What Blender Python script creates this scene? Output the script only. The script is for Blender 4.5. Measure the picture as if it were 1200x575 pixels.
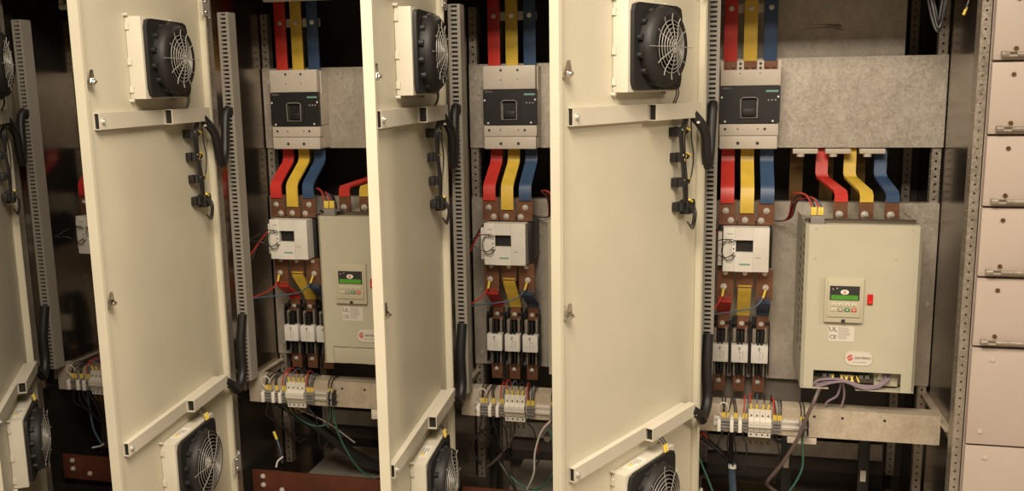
import bpy, bmesh, math, random
from mathutils import Vector, Matrix

random.seed(7)
for o in list(bpy.data.objects):
    bpy.data.objects.remove(o)
sc = bpy.context.scene
COL = sc.collection

# ------------------------------------------------------------------ camera
CAM = Vector((-0.4624, -3.136, 1.5329))
PITCH, YAW, ROLL, FPX = 0.1702, 0.2218, -0.0154, 1083.15
fw = Vector((-math.sin(YAW) * math.cos(PITCH), math.cos(YAW) * math.cos(PITCH), -math.sin(PITCH)))
rt = Vector((math.cos(YAW), math.sin(YAW), 0))
up = rt.cross(fw)
r2 = math.cos(ROLL) * rt + math.sin(ROLL) * up
u2 = -math.sin(ROLL) * rt + math.cos(ROLL) * up
cd = bpy.data.cameras.new('camera')
cd.sensor_fit = 'HORIZONTAL'
cd.sensor_width = 36.0
cd.lens = FPX / 1200 * 36
cd.clip_start = 0.05
cam = bpy.data.objects.new('camera', cd)
COL.objects.link(cam)
cam.matrix_world = Matrix(((r2.x, u2.x, -fw.x, CAM.x), (r2.y, u2.y, -fw.y, CAM.y), (r2.z, u2.z, -fw.z, CAM.z), (0, 0, 0, 1)))
sc.camera = cam

# ------------------------------------------------------------------ world, lights, exposure
w = bpy.data.worlds.new('room_light')
sc.world = w
w.use_nodes = True
bg = w.node_tree.nodes['Background']
bg.inputs[0].default_value = (1.0, 0.80, 0.60, 1)
bg.inputs[1].default_value = 0.17
sc.view_settings.view_transform = 'Standard'
sc.view_settings.look = 'None'
sc.view_settings.exposure = -0.19
sc.view_settings.gamma = 1.0
sc.view_settings.use_curve_mapping = False


def area(name, loc, sx, sy, power, target=None, col=(1.0, 0.87, 0.70)):
    l = bpy.data.lights.new(name, 'AREA')
    l.shape = 'RECTANGLE'
    l.size, l.size_y = sx, sy
    l.energy = power
    l.color = col
    o = bpy.data.objects.new(name, l)
    COL.objects.link(o)
    o.location = loc
    d = (Vector(target) - Vector(loc)) if target else Vector((0, 0, -1))
    o.rotation_euler = d.to_track_quat('-Z', 'Y').to_euler()
    return o


area('ceiling_lamp', (2.4, -2.0, 2.9), 1.3, 0.6, 100)
area('ceiling_lamp', (-0.4, -3.0, 2.9), 1.3, 0.6, 104)
area('ceiling_lamp', (-0.9, -2.2, 2.95), 1.3, 0.6, 110)


# ------------------------------------------------------------------ materials
MATS = {}


def mat(name, col, rough=0.5, metal=0.0, noise=0.0, nscale=40, bump=0.0, bscale=300, spec=0.5, stain=None, coat=0):
    m = bpy.data.materials.new(name)
    m.use_nodes = True
    nt = m.node_tree
    b = nt.nodes['Principled BSDF']
    b.inputs['Base Color'].default_value = (*col, 1)
    b.inputs['Roughness'].default_value = rough
    b.inputs['Metallic'].default_value = metal
    b.inputs['Specular IOR Level'].default_value = spec
    if coat:
        b.inputs['Coat Weight'].default_value = coat
    tc = nt.nodes.new('ShaderNodeTexCoord')
    if noise:
        n = nt.nodes.new('ShaderNodeTexNoise')
        n.inputs['Scale'].default_value = nscale
        n.inputs['Detail'].default_value = 5
        nt.links.new(tc.outputs['Object'], n.inputs['Vector'])
        r = nt.nodes.new('ShaderNodeValToRGB')
        r.color_ramp.elements[0].position = 0.3
        r.color_ramp.elements[1].position = 0.7
        lo = stain if stain else tuple(c * (1 - noise) for c in col)
        r.color_ramp.elements[0].color = (*lo, 1)
        r.color_ramp.elements[1].color = (*[min(1, c * (1 + noise * .5)) for c in col], 1)
        nt.links.new(n.outputs['Fac'], r.inputs['Fac'])
        nt.links.new(r.outputs['Color'], b.inputs['Base Color'])
    if bump:
        n2 = nt.nodes.new('ShaderNodeTexNoise')
        n2.inputs['Scale'].default_value = bscale
        nt.links.new(tc.outputs['Object'], n2.inputs['Vector'])
        bp = nt.nodes.new('ShaderNodeBump')
        bp.inputs['Strength'].default_value = bump
        bp.inputs['Distance'].default_value = 0.001
        nt.links.new(n2.outputs['Fac'], bp.inputs['Height'])
        nt.links.new(bp.outputs['Normal'], b.inputs['Normal'])
    MATS[name] = m
    return m


def galvanised(name, col, dark, rough=0.38, metal=0.75, nsc=9):
    m = bpy.data.materials.new(name)
    m.use_nodes = True
    nt = m.node_tree
    b = nt.nodes['Principled BSDF']
    b.inputs['Metallic'].default_value = metal
    tc = nt.nodes.new('ShaderNodeTexCoord')
    v = nt.nodes.new('ShaderNodeTexVoronoi')
    v.inputs['Scale'].default_value = 150
    n = nt.nodes.new('ShaderNodeTexNoise')
    n.inputs['Scale'].default_value = nsc
    n.inputs['Detail'].default_value = 8
    n.inputs['Roughness'].default_value = 0.65
    mp = nt.nodes.new('ShaderNodeMapping')
    mp.inputs['Scale'].default_value = (1.6, 1, 1)
    nt.links.new(tc.outputs['Object'], mp.inputs['Vector'])
    nt.links.new(mp.outputs['Vector'], n.inputs['Vector'])
    nt.links.new(tc.outputs['Object'], v.inputs['Vector'])
    bw = nt.nodes.new('ShaderNodeRGBToBW')
    nt.links.new(v.outputs['Color'], bw.inputs['Color'])
    mx = nt.nodes.new('ShaderNodeMath')
    mx.operation = 'MULTIPLY_ADD'
    mx.inputs[1].default_value = 0.28
    nt.links.new(bw.outputs['Val'], mx.inputs[0])
    nt.links.new(n.outputs['Fac'], mx.inputs[2])
    r = nt.nodes.new('ShaderNodeValToRGB')
    r.color_ramp.elements[0].position = 0.38
    r.color_ramp.elements[1].position = 0.85
    r.color_ramp.elements[0].color = (*dark, 1)
    r.color_ramp.elements[1].color = (*col, 1)
    nt.links.new(mx.outputs[0], r.inputs['Fac'])
    nt.links.new(r.outputs['Color'], b.inputs['Base Color'])
    rr = nt.nodes.new('ShaderNodeMapRange')
    rr.inputs['To Min'].default_value = rough - .07
    rr.inputs['To Max'].default_value = rough + .1
    nt.links.new(bw.outputs['Val'], rr.inputs['Value'])
    if rough > 0.3:
        nt.links.new(rr.outputs['Result'], b.inputs['Roughness'])
    else:
        b.inputs['Roughness'].default_value = rough
    MATS[name] = m
    return m


mat('door_paint', (0.60, 0.555, 0.43), 0.42, bump=0.12, bscale=420, noise=0.05, nscale=6)
mat('box_paint', (0.60, 0.56, 0.46), 0.45, noise=0.04, nscale=8)
mat('drawer_paint', (0.44, 0.362, 0.308), 0.40, noise=0.05, nscale=4)
mat('bar_paint', (0.60, 0.555, 0.45), 0.38, noise=0.05, nscale=12)
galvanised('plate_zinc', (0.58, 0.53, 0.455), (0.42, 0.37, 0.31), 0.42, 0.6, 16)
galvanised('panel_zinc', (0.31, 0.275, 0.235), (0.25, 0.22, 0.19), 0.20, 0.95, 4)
galvanised('rail_zinc', (0.64, 0.56, 0.44), (0.48, 0.40, 0.30), 0.5, 0.5, 14)
galvanised('post_zinc', (0.46, 0.41, 0.34), (0.28, 0.24, 0.20), 0.42, 0.7)
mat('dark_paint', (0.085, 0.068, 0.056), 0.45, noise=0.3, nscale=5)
mat('duct_plastic', (0.27, 0.245, 0.205), 0.55)
mat('shroud_black', (0.011, 0.010, 0.0095), 0.58)
mat('rubber_black', (0.011, 0.010, 0.0095), 0.5)
mat('breaker_black', (0.014, 0.013, 0.013), 0.45)
mat('breaker_beige', (0.52, 0.46, 0.38), 0.5, noise=0.05, nscale=30)
mat('contactor_white', (0.72, 0.68, 0.60), 0.45, noise=0.04, nscale=30)
mat('fuse_white', (0.78, 0.74, 0.67), 0.4, noise=0.06, nscale=50)
mat('red_sleeve', (0.54, 0.034, 0.024), 0.42, noise=0.15, nscale=20)
mat('yellow_sleeve', (0.66, 0.44, 0.05), 0.42, noise=0.15, nscale=20)
mat('blue_sleeve', (0.035, 0.075, 0.155), 0.42, noise=0.15, nscale=20)
mat('copper', (0.225, 0.100, 0.054), 0.42, 0.45, noise=0.35, nscale=18)
mat('earth_copper', (0.17, 0.055, 0.033), 0.4, 0.5, noise=0.3, nscale=9)
mat('steel', (0.72, 0.69, 0.64), 0.3, 0.6)
mat('chrome', (0.8, 0.77, 0.72), 0.15, 1.0)
mat('wire_steel', (0.40, 0.38, 0.34), 0.5, 0.3)
mat('drive_cream', (0.46, 0.43, 0.325), 0.45, noise=0.04, nscale=10, bump=0.06)
mat('drive_frame', (0.47, 0.43, 0.31), 0.5)
mat('print_black', (0.025, 0.022, 0.02), 0.6)
mat('print_grey', (0.28, 0.25, 0.22), 0.6)
mat('label_white', (0.74, 0.70, 0.62), 0.5)
mat('sticker_cream', (0.60, 0.555, 0.47), 0.5)
mat('dull_panel', (0.15, 0.125, 0.105), 0.5, noise=0.2, nscale=8)
mat('label_teal', (0.16, 0.33, 0.28), 0.5)
mat('label_yellow', (0.75, 0.55, 0.05), 0.5)
mat('logo_red', (0.55, 0.05, 0.03), 0.5)
mat('key_green', (0.03, 0.20, 0.07), 0.5)
mat('key_red', (0.55, 0.07, 0.03), 0.5)
mat('key_cream', (0.58, 0.54, 0.40), 0.5)
mat('ferrule_yellow', (0.72, 0.53, 0.08), 0.5)
mat('wire_black', (0.02, 0.018, 0.017), 0.45)
mat('wire_red', (0.42, 0.03, 0.02), 0.45)
mat('wire_blue', (0.05, 0.085, 0.13), 0.45)
mat('wire_white', (0.6, 0.56, 0.5), 0.45)
mat('wire_green', (0.05, 0.15, 0.105), 0.45)
mat('wire_purple', (0.23, 0.17, 0.21), 0.45)
mat('wire_brown', (0.11, 0.075, 0.065), 0.5)
mat('terminal_grey', (0.22, 0.20, 0.185), 0.5)
mat('mcb_white', (0.62, 0.58, 0.50), 0.45)
mat('pcb_green', (0.04, 0.09, 0.03), 0.5)
mat('brass_dull', (0.15, 0.09, 0.03), 0.45, 0.7, noise=0.3, nscale=15)
mat('switch_red', (0.5, 0.012, 0.01), 0.25)
mat('floor_mat', (0.34, 0.30, 0.25), 0.5, noise=0.15, nscale=3)
mat('wall_paint', (0.42, 0.37, 0.31), 0.7, noise=0.05, nscale=2)
mat('zip_white', (0.7, 0.66, 0.6), 0.4)
# the small backlit display really glows a little
m = mat('lcd_green', (0.06, 0.22, 0.025), 0.4)
pb = m.node_tree.nodes['Principled BSDF']
pb.inputs['Emission Color'].default_value = (0.12, 0.42, 0.03, 1)
pb.inputs['Emission Strength'].default_value = 0.12
m = mat('switch_glow', (0.6, 0.02, 0.015), 0.3)
pb = m.node_tree.nodes['Principled BSDF']
pb.inputs['Emission Color'].default_value = (1.0, 0.08, 0.04, 1)
pb.inputs['Emission Strength'].default_value = 0.35


# ------------------------------------------------------------------ mesh helpers
class G:
    def __init__(s):
        s.v, s.f = [], []

    def add(s, vs, fs):
        n = len(s.v)
        s.v += [tuple(p) for p in vs]
        s.f += [tuple(i + n for i in f) for f in fs]
        return s

    def box(s, x0, x1, y0, y1, z0, z1, b=0.0):
        if b <= 0:
            vs = [(x, y, z) for z in (z0, z1) for y in (y0, y1) for x in (x0, x1)]
            return s.add(vs, [(0, 2, 3, 1), (4, 5, 7, 6), (0, 1, 5, 4), (2, 6, 7, 3), (0, 4, 6, 2), (1, 3, 7, 5)])
        bm = bmesh.new()
        bmesh.ops.create_cube(bm, size=1)
        for vv in bm.verts:
            vv.co = ((x0 + x1) / 2 + vv.co.x * (x1 - x0), (y0 + y1) / 2 + vv.co.y * (y1 - y0), (z0 + z1) / 2 + vv.co.z * (z1 - z0))
        bmesh.ops.bevel(bm, geom=list(bm.edges), offset=b, segments=2, profile=0.6, affect='EDGES')
        bm.verts.index_update()
        s.add([vv.co[:] for vv in bm.verts], [[vv.index for vv in f.verts] for f in bm.faces])
        bm.free()
        return s

    def cyl(s, p0, p1, r, n=12, r1=None):
        p0, p1 = Vector(p0), Vector(p1)
        r1 = r if r1 is None else r1
        d = (p1 - p0).normalized()
        a = d.orthogonal().normalized()
        c = d.cross(a)
        vs = []
        for p, rr in ((p0, r), (p1, r1)):
            for i in range(n):
                t = 2 * math.pi * i / n
                vs.append(p + a * math.cos(t) * rr + c * math.sin(t) * rr)
        fs = [(i, (i + 1) % n, n + (i + 1) % n, n + i) for i in range(n)]
        fs += [tuple(range(n - 1, -1, -1)), tuple(range(n, 2 * n))]
        return s.add(vs, fs)

    def tube(s, pts, r, n=6, smooth=4, closed=False, flat=1.0):
        P = [Vector(p) for p in pts]
        if smooth > 1 and len(P) > 2:
            Q = []
            L = len(P)
            rng = range(L) if closed else range(L - 1)
            for i in rng:
                p1, p2 = P[i], P[(i + 1) % L]
                p0 = P[(i - 1) % L] if (closed or i > 0) else p1 * 2 - p2
                p3 = P[(i + 2) % L] if (closed or i < L - 2) else p2 * 2 - p1
                for j in range(smooth):
                    t = j / smooth
                    Q.append(0.5 * ((2 * p1) + (p2 - p0) * t + (2 * p0 - 5 * p1 + 4 * p2 - p3) * t * t + (3 * p1 - p0 - 3 * p2 + p3) * t ** 3))
            if not closed:
                Q.append(P[-1])
            P = Q
        m = len(P)
        vs = []
        a = None
        for i, p in enumerate(P):
            if closed:
                d = (P[(i + 1) % m] - P[i - 1])
            else:
                d = P[min(i + 1, m - 1)] - P[max(i - 1, 0)]
            d = d.normalized() if d.length > 1e-9 else Vector((0, 0, 1))
            a = d.orthogonal().normalized() if a is None else (a - d * a.dot(d)).normalized()
            c = d.cross(a)
            for k in range(n):
                t = 2 * math.pi * k / n
                vs.append(p + a * math.cos(t) * r + c * math.sin(t) * r * flat)
        fs = []
        for i in range(m if closed else m - 1):
            j = (i + 1) % m
            for k in range(n):
                fs.append((i * n + k, i * n + (k + 1) % n, j * n + (k + 1) % n, j * n + k))
        if not closed:
            fs += [tuple(range(n - 1, -1, -1)), tuple((m - 1) * n + k for k in range(n))]
        return s.add(vs, fs)

    def strip(s, path, x0, x1, t):
        """flat bar: path of (x shift, y, z), width x0..x1, thickness t"""
        vs = []
        m = len(path)
        for i, (dx, y, z) in enumerate(path):
            a = Vector(path[max(i - 1, 0)][1:])
            b = Vector(path[min(i + 1, m - 1)][1:])
            d = (b - a).normalized()
            nrm = Vector((-d.y, d.x)) * t / 2
            for sx in (x0, x1):
                for sg in (1, -1):
                    vs.append((sx + dx, y + nrm.x * sg, z + nrm.y * sg))
        fs = []
        for i in range(m - 1):
            o = i * 4
            q = o + 4
            fs += [(o, o + 2, q + 2, q), (o + 1, q + 1, q + 3, o + 3), (o, q, q + 1, o + 1), (o + 2, o + 3, q + 3, q + 2)]
        e = (m - 1) * 4
        fs += [(0, 1, 3, 2), (e, e + 2, e + 3, e + 1)]
        return s.add(vs, fs)

    def prism(s, poly, axis, a0, a1):
        n = len(poly)
        def P(u, v, a):
            return {'x': (a, u, v), 'y': (u, a, v), 'z': (u, v, a)}[axis]
        vs = [P(u, v, a0) for u, v in poly] + [P(u, v, a1) for u, v in poly]
        fs = [(i, (i + 1) % n, n + (i + 1) % n, n + i) for i in range(n)]
        fs += [tuple(range(n - 1, -1, -1)), tuple(range(n, 2 * n))]
        return s.add(vs, fs)

    def perf(s, o, U, V, N, wu, pitch, n, hu, hv, rnd=True, depth=0.002):
        """sheet strip with real through holes; o corner, U across, V along, N outward normal"""
        o, U, V, N = Vector(o), Vector(U), Vector(V), Vector(N)
        k = 8
        for i in range(n):
            c = o + U * wu / 2 + V * (i + .5) * pitch
            out, inn = [], []
            for q in range(k):
                t = 2 * math.pi * q / k
                ou = (1, 1, 0, -1, -1, -1, 0, 1)[q]
                ov = (0, 1, 1, 1, 0, -1, -1, -1)[q]
                out.append(c + U * ou * wu / 2 + V * ov * pitch / 2)
                if rnd:
                    inn.append(c + U * math.cos(t) * hu / 2 + V * math.sin(t) * hv / 2)
                else:
                    inn.append(c + U * ou * hu / 2 + V * ov * hv / 2)
            bk = [p - N * depth for p in inn]
            fs = []
            for q in range(k):
                z = (q + 1) % k
                fs += [(q, z, k + z, k + q), (k + q, k + z, 2 * k + z, 2 * k + q)]
            s.add(out + inn + bk, fs)
        return s

    def rtube(s, x0, x1, y0, y1, z0, z1, t):
        """rectangular hollow section along x, open ends"""
        s.box(x0, x1, y0, y1, z0, z0 + t)
        s.box(x0, x1, y0, y1, z1 - t, z1)
        s.box(x0, x1, y0, y0 + t, z0 + t, z1 - t)
        s.box(x0, x1, y1 - t, y1, z0 + t, z1 - t)
        return s

    def bolt(s, x, y, z, r=0.009, h=0.008):
        s.cyl((x, y, z), (x, y - 0.0015, z), r * 1.35, 14)
        s.cyl((x, y - 0.0015, z), (x, y - h, z), r * .85, 6)
        s.cyl((x, y - h, z), (x, y - h - .004, z), r * .45, 8)
        return s

    def screw(s, x, y, z, r=0.004):
        return s.cyl((x, y, z), (x, y - 0.0015, z), r, 10)


CACHE = {}


def build(name, m, parent, g, base=(0, 0, 0), key=None, label=None):
    """one mesh object; g is a G or a function giving one; base is taken off the vertices; alike pieces share meshes by key"""
    k = (key or id(g), name, m)
    if key and k in CACHE:
        me = CACHE[k]
    else:
        if callable(g):
            g = g()
        me = bpy.data.meshes.new(name)
        b = Vector(base)
        me.from_pydata([tuple(Vector(p) - b) for p in g.v], [], g.f)
        bm = bmesh.new()
        bm.from_mesh(me)
        bmesh.ops.recalc_face_normals(bm, faces=bm.faces)
        bm.to_mesh(me)
        bm.free()
        me.materials.append(MATS[m])
        me.polygons.foreach_set('use_smooth', [True] * len(me.polygons))
        me.set_sharp_from_angle(angle=math.radians(38))
        if key:
            CACHE[k] = me
    o = bpy.data.objects.new(name, me)
    COL.objects.link(o)
    if parent:
        o.parent = parent
    if label:
        o['label'] = label
    return o


def thing(name, label, cat, loc, group=None, rotz=0.0):
    o = bpy.data.objects.new(name, None)
    o.empty_display_size = 0.05
    COL.objects.link(o)
    o.location = loc
    o.rotation_euler = (0, 0, rotz)
    o['label'] = label
    o['category'] = cat
    if group:
        o['group'] = group
    return o


def tag(o, label, cat, group=None):
    o['label'] = label
    o['category'] = cat
    if group:
        o['group'] = group
    return o


def text_g(body, size, x, y, z, depth=0.0004, align='CENTER', sx=1.0):
    """flat lettering on a front face (facing -y), centred at x, z"""
    cu = bpy.data.curves.new('lettering', 'FONT')
    cu.body = body
    cu.size = size
    cu.align_x = align
    cu.align_y = 'CENTER'
    cu.extrude = depth / 2
    cu.resolution_u = 2
    ob = bpy.data.objects.new('lettering', cu)
    COL.objects.link(ob)
    dg = bpy.context.evaluated_depsgraph_get()
    me = bpy.data.meshes.new_from_object(ob.evaluated_get(dg))
    g = G()
    g.add([(x + p.co.x * sx, y - p.co.z, z + p.co.y) for p in me.vertices], [tuple(p.vertices) for p in me.polygons])
    bpy.data.objects.remove(ob)
    bpy.data.curves.remove(cu)
    bpy.data.meshes.remove(me)
    return g


def ellipse(cx, cz, rx, rz, n=24):
    return [(cx + rx * math.cos(2 * math.pi * i / n), cz + rz * math.sin(2 * math.pi * i / n)) for i in range(n)]


# ------------------------------------------------------------------ places
CABS = (1, 2, 3, 4)
OFF = {k: (k - 4) * 0.8 for k in CABS}
WH = {1: 'far left cabinet', 2: 'second cabinet from left', 3: 'third cabinet from left', 4: 'right-hand cabinet'}
ANG = {1: math.radians(122), 2: 1.688, 3: 1.6386, 4: 1.1306}
HX, HY = -0.5136, -0.3394


def doorframe(k):
    """hinge position and turn: local x runs from the hinge along the door, local y out of its inner face"""
    return Vector((HX + OFF[k], HY, 0)), ANG[k] + math.pi


def door_point(k, r, o, z):
    h, t = doorframe(k)
    return h + Vector((math.cos(t) * r - math.sin(t) * o, math.sin(t) * r + math.cos(t) * o, z))


# ------------------------------------------------------------------ setting
f = build('floor', 'floor_mat', None, G().box(-7, 5, -7, 1.5, -0.1, 0.0))
f['kind'] = 'structure'
for nm, m_, bx in (('ceiling', 'wall_paint', (-7, 5, -7, 1.5, 3.1, 3.2)), ('wall_back', 'wall_paint', (-7, 5, 0.75, 0.85, 0, 3.1)), ('wall_front', 'wall_paint', (-7, 5, -7, -6.9, 0, 3.1)),
                   ('wall_left', 'wall_paint', (-7, -6.9, -6.9, 0.75, 0, 3.1)), ('wall_right', 'wall_paint', (4.9, 5, -6.9, 0.75, 0, 3.1))):
    f = build(nm, m_, None, G().box(*bx))
    f['kind'] = 'structure'


# ------------------------------------------------------------------ cabinets with their doors
def perf_post_front():
    g = G()
    n, p = 78, 0.025
    g.perf((0.2255, -0.335, 0.03), (1, 0, 0), (0, 0, 1), (0, -1, 0), 0.0255, p, n, 0.0065, 0.0065)
    g.perf((0.2255, -0.335, 0.03), (0, 1, 0), (0, 0, 1), (-1, 0, 0), 0.05, p, n, 0.0065, 0.0065)
    g.box(0.2475, 0.251, -0.333, -0.28, 0.03, 1.98)
    return g


def perf_post_left():
    g = G()
    n, p = 78, 0.025
    g.perf((-0.547, -0.335, 0.03), (1, 0, 0), (0, 0, 1), (0, -1, 0), 0.034, p, n, 0.0065, 0.0065)
    g.perf((-0.513, -0.335, 0.03), (0, 1, 0), (0, 0, 1), (1, 0, 0), 0.05, p, n, 0.0065, 0.0065)
    g.box(-0.547, -0.5435, -0.333, -0.28, 0.03, 1.98)
    return g


def rear_strip(x, y, wd=0.028, z0=0.06, z1=1.81):
    g = G()
    n = int((z1 - z0) / 0.025)
    g.perf((x, y, z0), (1, 0, 0), (0, 0, 1), (0, -1, 0), wd, 0.025, n, 0.008, 0.008)
    g.perf((x + wd, y, z0), (0, 1, 0), (0, 0, 1), (1, 0, 0), 0.03, 0.025, n, 0.008, 0.008)
    g.perf((x, y, z0), (0, 1, 0), (0, 0, 1), (-1, 0, 0), 0.03, 0.025, n, 0.008, 0.008)
    return g


def door_g():
    g = G()
    r0, r1, z0, z1, d = 0.026, 0.768, 0.07, 1.96, 0.024
    g.box(r0, r1, -0.002, 0.0, z0, z1)
    g.box(r1 - .002, r1, 0, d, z0, z1)
    g.box(r1 - .012, r1 - .002, d - .002, d, z0, z1)
    g.box(r0, r0 + .002, 0, d, z0, z1)
    g.box(r0 + .002, r0 + .012, d - .002, d, z0, z1)
    g.box(r0 + .002, r1 - .002, 0, d, z0, z0 + .002)
    g.box(r0 + .002, r1 - .002, 0, d, z1 - .002, z1)
    return g


def lock_g(z):
    g = G()
    r = 0.715
    g.cyl((r, 0, z), (r, 0.012, z), 0.013, 8)
    g.cyl((r, 0.012, z), (r, 0.020, z), 0.009, 6)
    g.cyl((r, 0.020, z), (r, 0.026, z), 0.004, 8)
    poly = [(r - .009, z - .010), (r + .009, z - .010), (r + .010, z + .012), (r + .004, z + .030), (r - .006, z + .030), (r - .010, z + .012)]
    g.prism(poly, 'y', 0.012, 0.015)
    return g


for k in CABS:
    lab = {1: 'grey steel cabinet at far left, mostly hidden behind open beige doors',
           2: 'grey steel cabinet with open beige door, second from left, drive partly showing',
           3: 'narrow-looking steel cabinet between third and fourth beige doors, drive hidden',
           4: 'steel cabinet at right with whole cream drive showing, beside beige drawers'}[k]
    cb = thing('switchgear_cabinet', lab, 'cabinet', (OFF[k], 0, 0), 'open switchgear cabinets')
    K = 'cab'
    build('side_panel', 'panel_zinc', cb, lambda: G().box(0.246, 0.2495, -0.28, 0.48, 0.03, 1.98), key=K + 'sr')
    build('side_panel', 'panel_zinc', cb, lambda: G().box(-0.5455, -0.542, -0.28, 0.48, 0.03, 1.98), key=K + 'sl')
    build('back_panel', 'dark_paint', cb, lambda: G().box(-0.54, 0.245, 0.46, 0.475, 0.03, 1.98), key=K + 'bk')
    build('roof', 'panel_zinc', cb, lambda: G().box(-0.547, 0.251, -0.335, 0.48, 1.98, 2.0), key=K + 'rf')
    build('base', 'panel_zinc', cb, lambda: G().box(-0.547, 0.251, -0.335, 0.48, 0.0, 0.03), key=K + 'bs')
    build('header', 'panel_zinc', cb, lambda: G().box(-0.512, 0.225, -0.33, -0.27, 1.86, 1.98), key=K + 'hd')
    build('post', 'post_zinc', cb, perf_post_front, key=K + 'pr')
    build('post', 'post_zinc', cb, perf_post_left, key=K + 'pl')
    build('mounting_strip', 'post_zinc', cb, lambda: rear_strip(-0.537, 0.098), key=K + 'ms1')
    build('mounting_strip', 'post_zinc', cb, lambda: rear_strip(0.212, 0.10), key=K + 'ms2')
    build('mounting_strip', 'post_zinc', cb, lambda: rear_strip(-0.51, 0.40), key=K + 'ms3')
    build('mounting_strip', 'post_zinc', cb, lambda: rear_strip(0.18, 0.40), key=K + 'ms4')
    pl = build('mounting_plate', 'plate_zinc', cb, lambda: G().box(-0.537, 0.243, 0.090, 0.093, 1.318, 1.612).box(-0.537, 0.243, 0.093, 0.108, 1.609, 1.612).box(-0.537, 0.243, 0.093, 0.108, 1.318, 1.321), key=K + 'mp')
    for sx, sz in ((-.515, 1.56), (-.515, 1.39), (.232, 1.56), (.232, 1.38)):
        build('screw', 'steel', pl, lambda: G().screw(sx, 0.090, sz, .006))
    pl = build('mounting_plate', 'plate_zinc', cb, lambda: G().box(-0.537, 0.243, 0.090, 0.093, 0.515, 1.136).box(-0.537, 0.243, 0.093, 0.13, 1.133, 1.136), key=K + 'lp')
    for sx, sz in ((-.51, 1.10), (-.51, .80), (-.51, .56), (.225, 1.05), (.225, .80)):
        build('screw', 'steel', pl, lambda: G().screw(sx, 0.090, sz, .006))
    if k == 4:
        build('lower_panel', 'dull_panel', cb, G().box(-0.53, -0.165, 0.112, 0.115, 0.40, 0.56))
        up_ = build('upper_plate', 'plate_zinc', cb, lambda: G().box(-0.50, 0.13, 0.20, 0.203, 1.60, 1.95))
        gs = G()
        for i, (xa, xb, zz, t) in enumerate(((-.19, -.08, 1.722, .0025), (-.19, -.075, 1.712, .0035), (-.125, -.07, 1.717, .006), (-.10, -.06, 1.705, .0035), (-.22, -.15, 1.708, .001))):
            gs.prism([(xa, zz), ((xa + xb) / 2, zz - t * .5), (xb, zz - t * .2 - .003), (xb - .004, zz + t - .003), ((xa + xb) / 2, zz + t * .8)], 'y', 0.1988, 0.2002)
        build('scuff_mark', 'print_grey', up_, gs)
    build('cross_rail', 'rail_zinc', cb, lambda: G().box(-0.512, 0.222, -0.200, -0.197, 0.418, 0.512).box(-0.512, 0.222, -0.197, -0.14, 0.509, 0.512).box(-0.512, 0.222, -0.197, -0.16, 0.418, 0.421), key=K + 'cr')
    for i, sx in enumerate((-0.15, -0.065, 0.06)):
        build('rail_hole', 'print_black', cb, lambda: G().cyl((sx, -0.2006, .487), (sx, -0.1995, .487), .0045, 10), key=K + 'rh%d' % i)
    build('side_rail', 'rail_zinc', cb, lambda: G().box(0.222, 0.2455, -0.26, 0.26, 0.484, 0.488).box(0.2415, 0.2455, -0.26, 0.26, 0.45, 0.484), key=K + 'dr')
    build('side_rail', 'rail_zinc', cb, lambda: G().box(-0.5415, -0.522, -0.18, 0.26, 0.484, 0.488).box(-0.5415, -0.5375, -0.18, 0.26, 0.45, 0.484), key=K + 'dl')
    build('front_tube', 'bar_paint', cb, lambda: G().cyl((-0.40, -0.13, 1.842), (0.16, -0.13, 1.842), 0.012, 14).box(-.40, -.385, -.14, -.12, 1.852, 1.98).box(.145, .16, -.14, -.12, 1.852, 1.98), key=K + 'ft')
    build('rear_rail', 'plate_zinc', cb, lambda: G().box(-0.48, 0.17, 0.43, 0.436, 0.10, 0.165), key=K + 'rr')

    if k in (2, 3):
        build('gland_plate', 'plate_zinc', cb, lambda: G().box(-.40, .20, -.16, .30, .055, .060), key=K + 'gp')
    # door, hinged at the left and swung open
    h, t = doorframe(k)
    dr = build('door', 'door_paint', cb, door_g, key='door')
    dr.location = (HX, HY, 0)
    dr.rotation_euler = (0, 0, t)
    for z in (1.561, 0.9865):
        build('lock', 'chrome', dr, lambda: lock_g(z), key='lock%.2f' % z)
    for (z0, z1, nm) in ((1.439, 1.482, 'u'), (0.5544, 0.5918, 'l')):
        build('stiffener_bar', 'bar_paint', dr, lambda: G().rtube(0.11, 0.702, 0.0005, 0.017, z0, z1, .002), key='nb' + nm)
        build('stiffener_bar', 'bar_paint', dr, lambda: G().rtube(0.092, 0.352, 0.0175, 0.0425, z0, z1, .002), key='fb' + nm)
        zc = (z0 + z1) / 2
        build('end_plug', 'rubber_black', dr, lambda: G().box(.692, .698, .0028, .0148, z0 + .0022, z1 - .0022), key='ep' + nm)
        build('end_plug', 'rubber_black', dr, lambda: G().box(.335, .343, .0198, .0402, z0 + .0022, z1 - .0022), key='eq' + nm)
        build('bolt', 'steel', dr, lambda: G().cyl((.688, .017, zc), (.688, .021, zc), .007, 10).cyl((.688, .021, zc), (.688, .025, zc), .0035, 8), key='bb' + nm)
    for z in (1.80, 0.25):
        build('hinge', 'steel', dr, lambda: G().box(.006, .058, .024, .029, z - .028, z + .028).cyl((.004, .022, z - .034), (.004, .022, z + .034), .006, 10).box(-.012, .004, .004, .016, z - .02, z + .02), key='hg%.1f' % z)
        for q in (-.016, .016):
            build('screw', 'chrome', dr, lambda: G().cyl((.034, .029, z + q), (.034, .0315, z + q), .0045, 10), key='hs%.1f%.2f' % (z, q))


# ------------------------------------------------------------------ filter fans on the doors
RC, FZ = 0.367, 0.0


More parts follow.
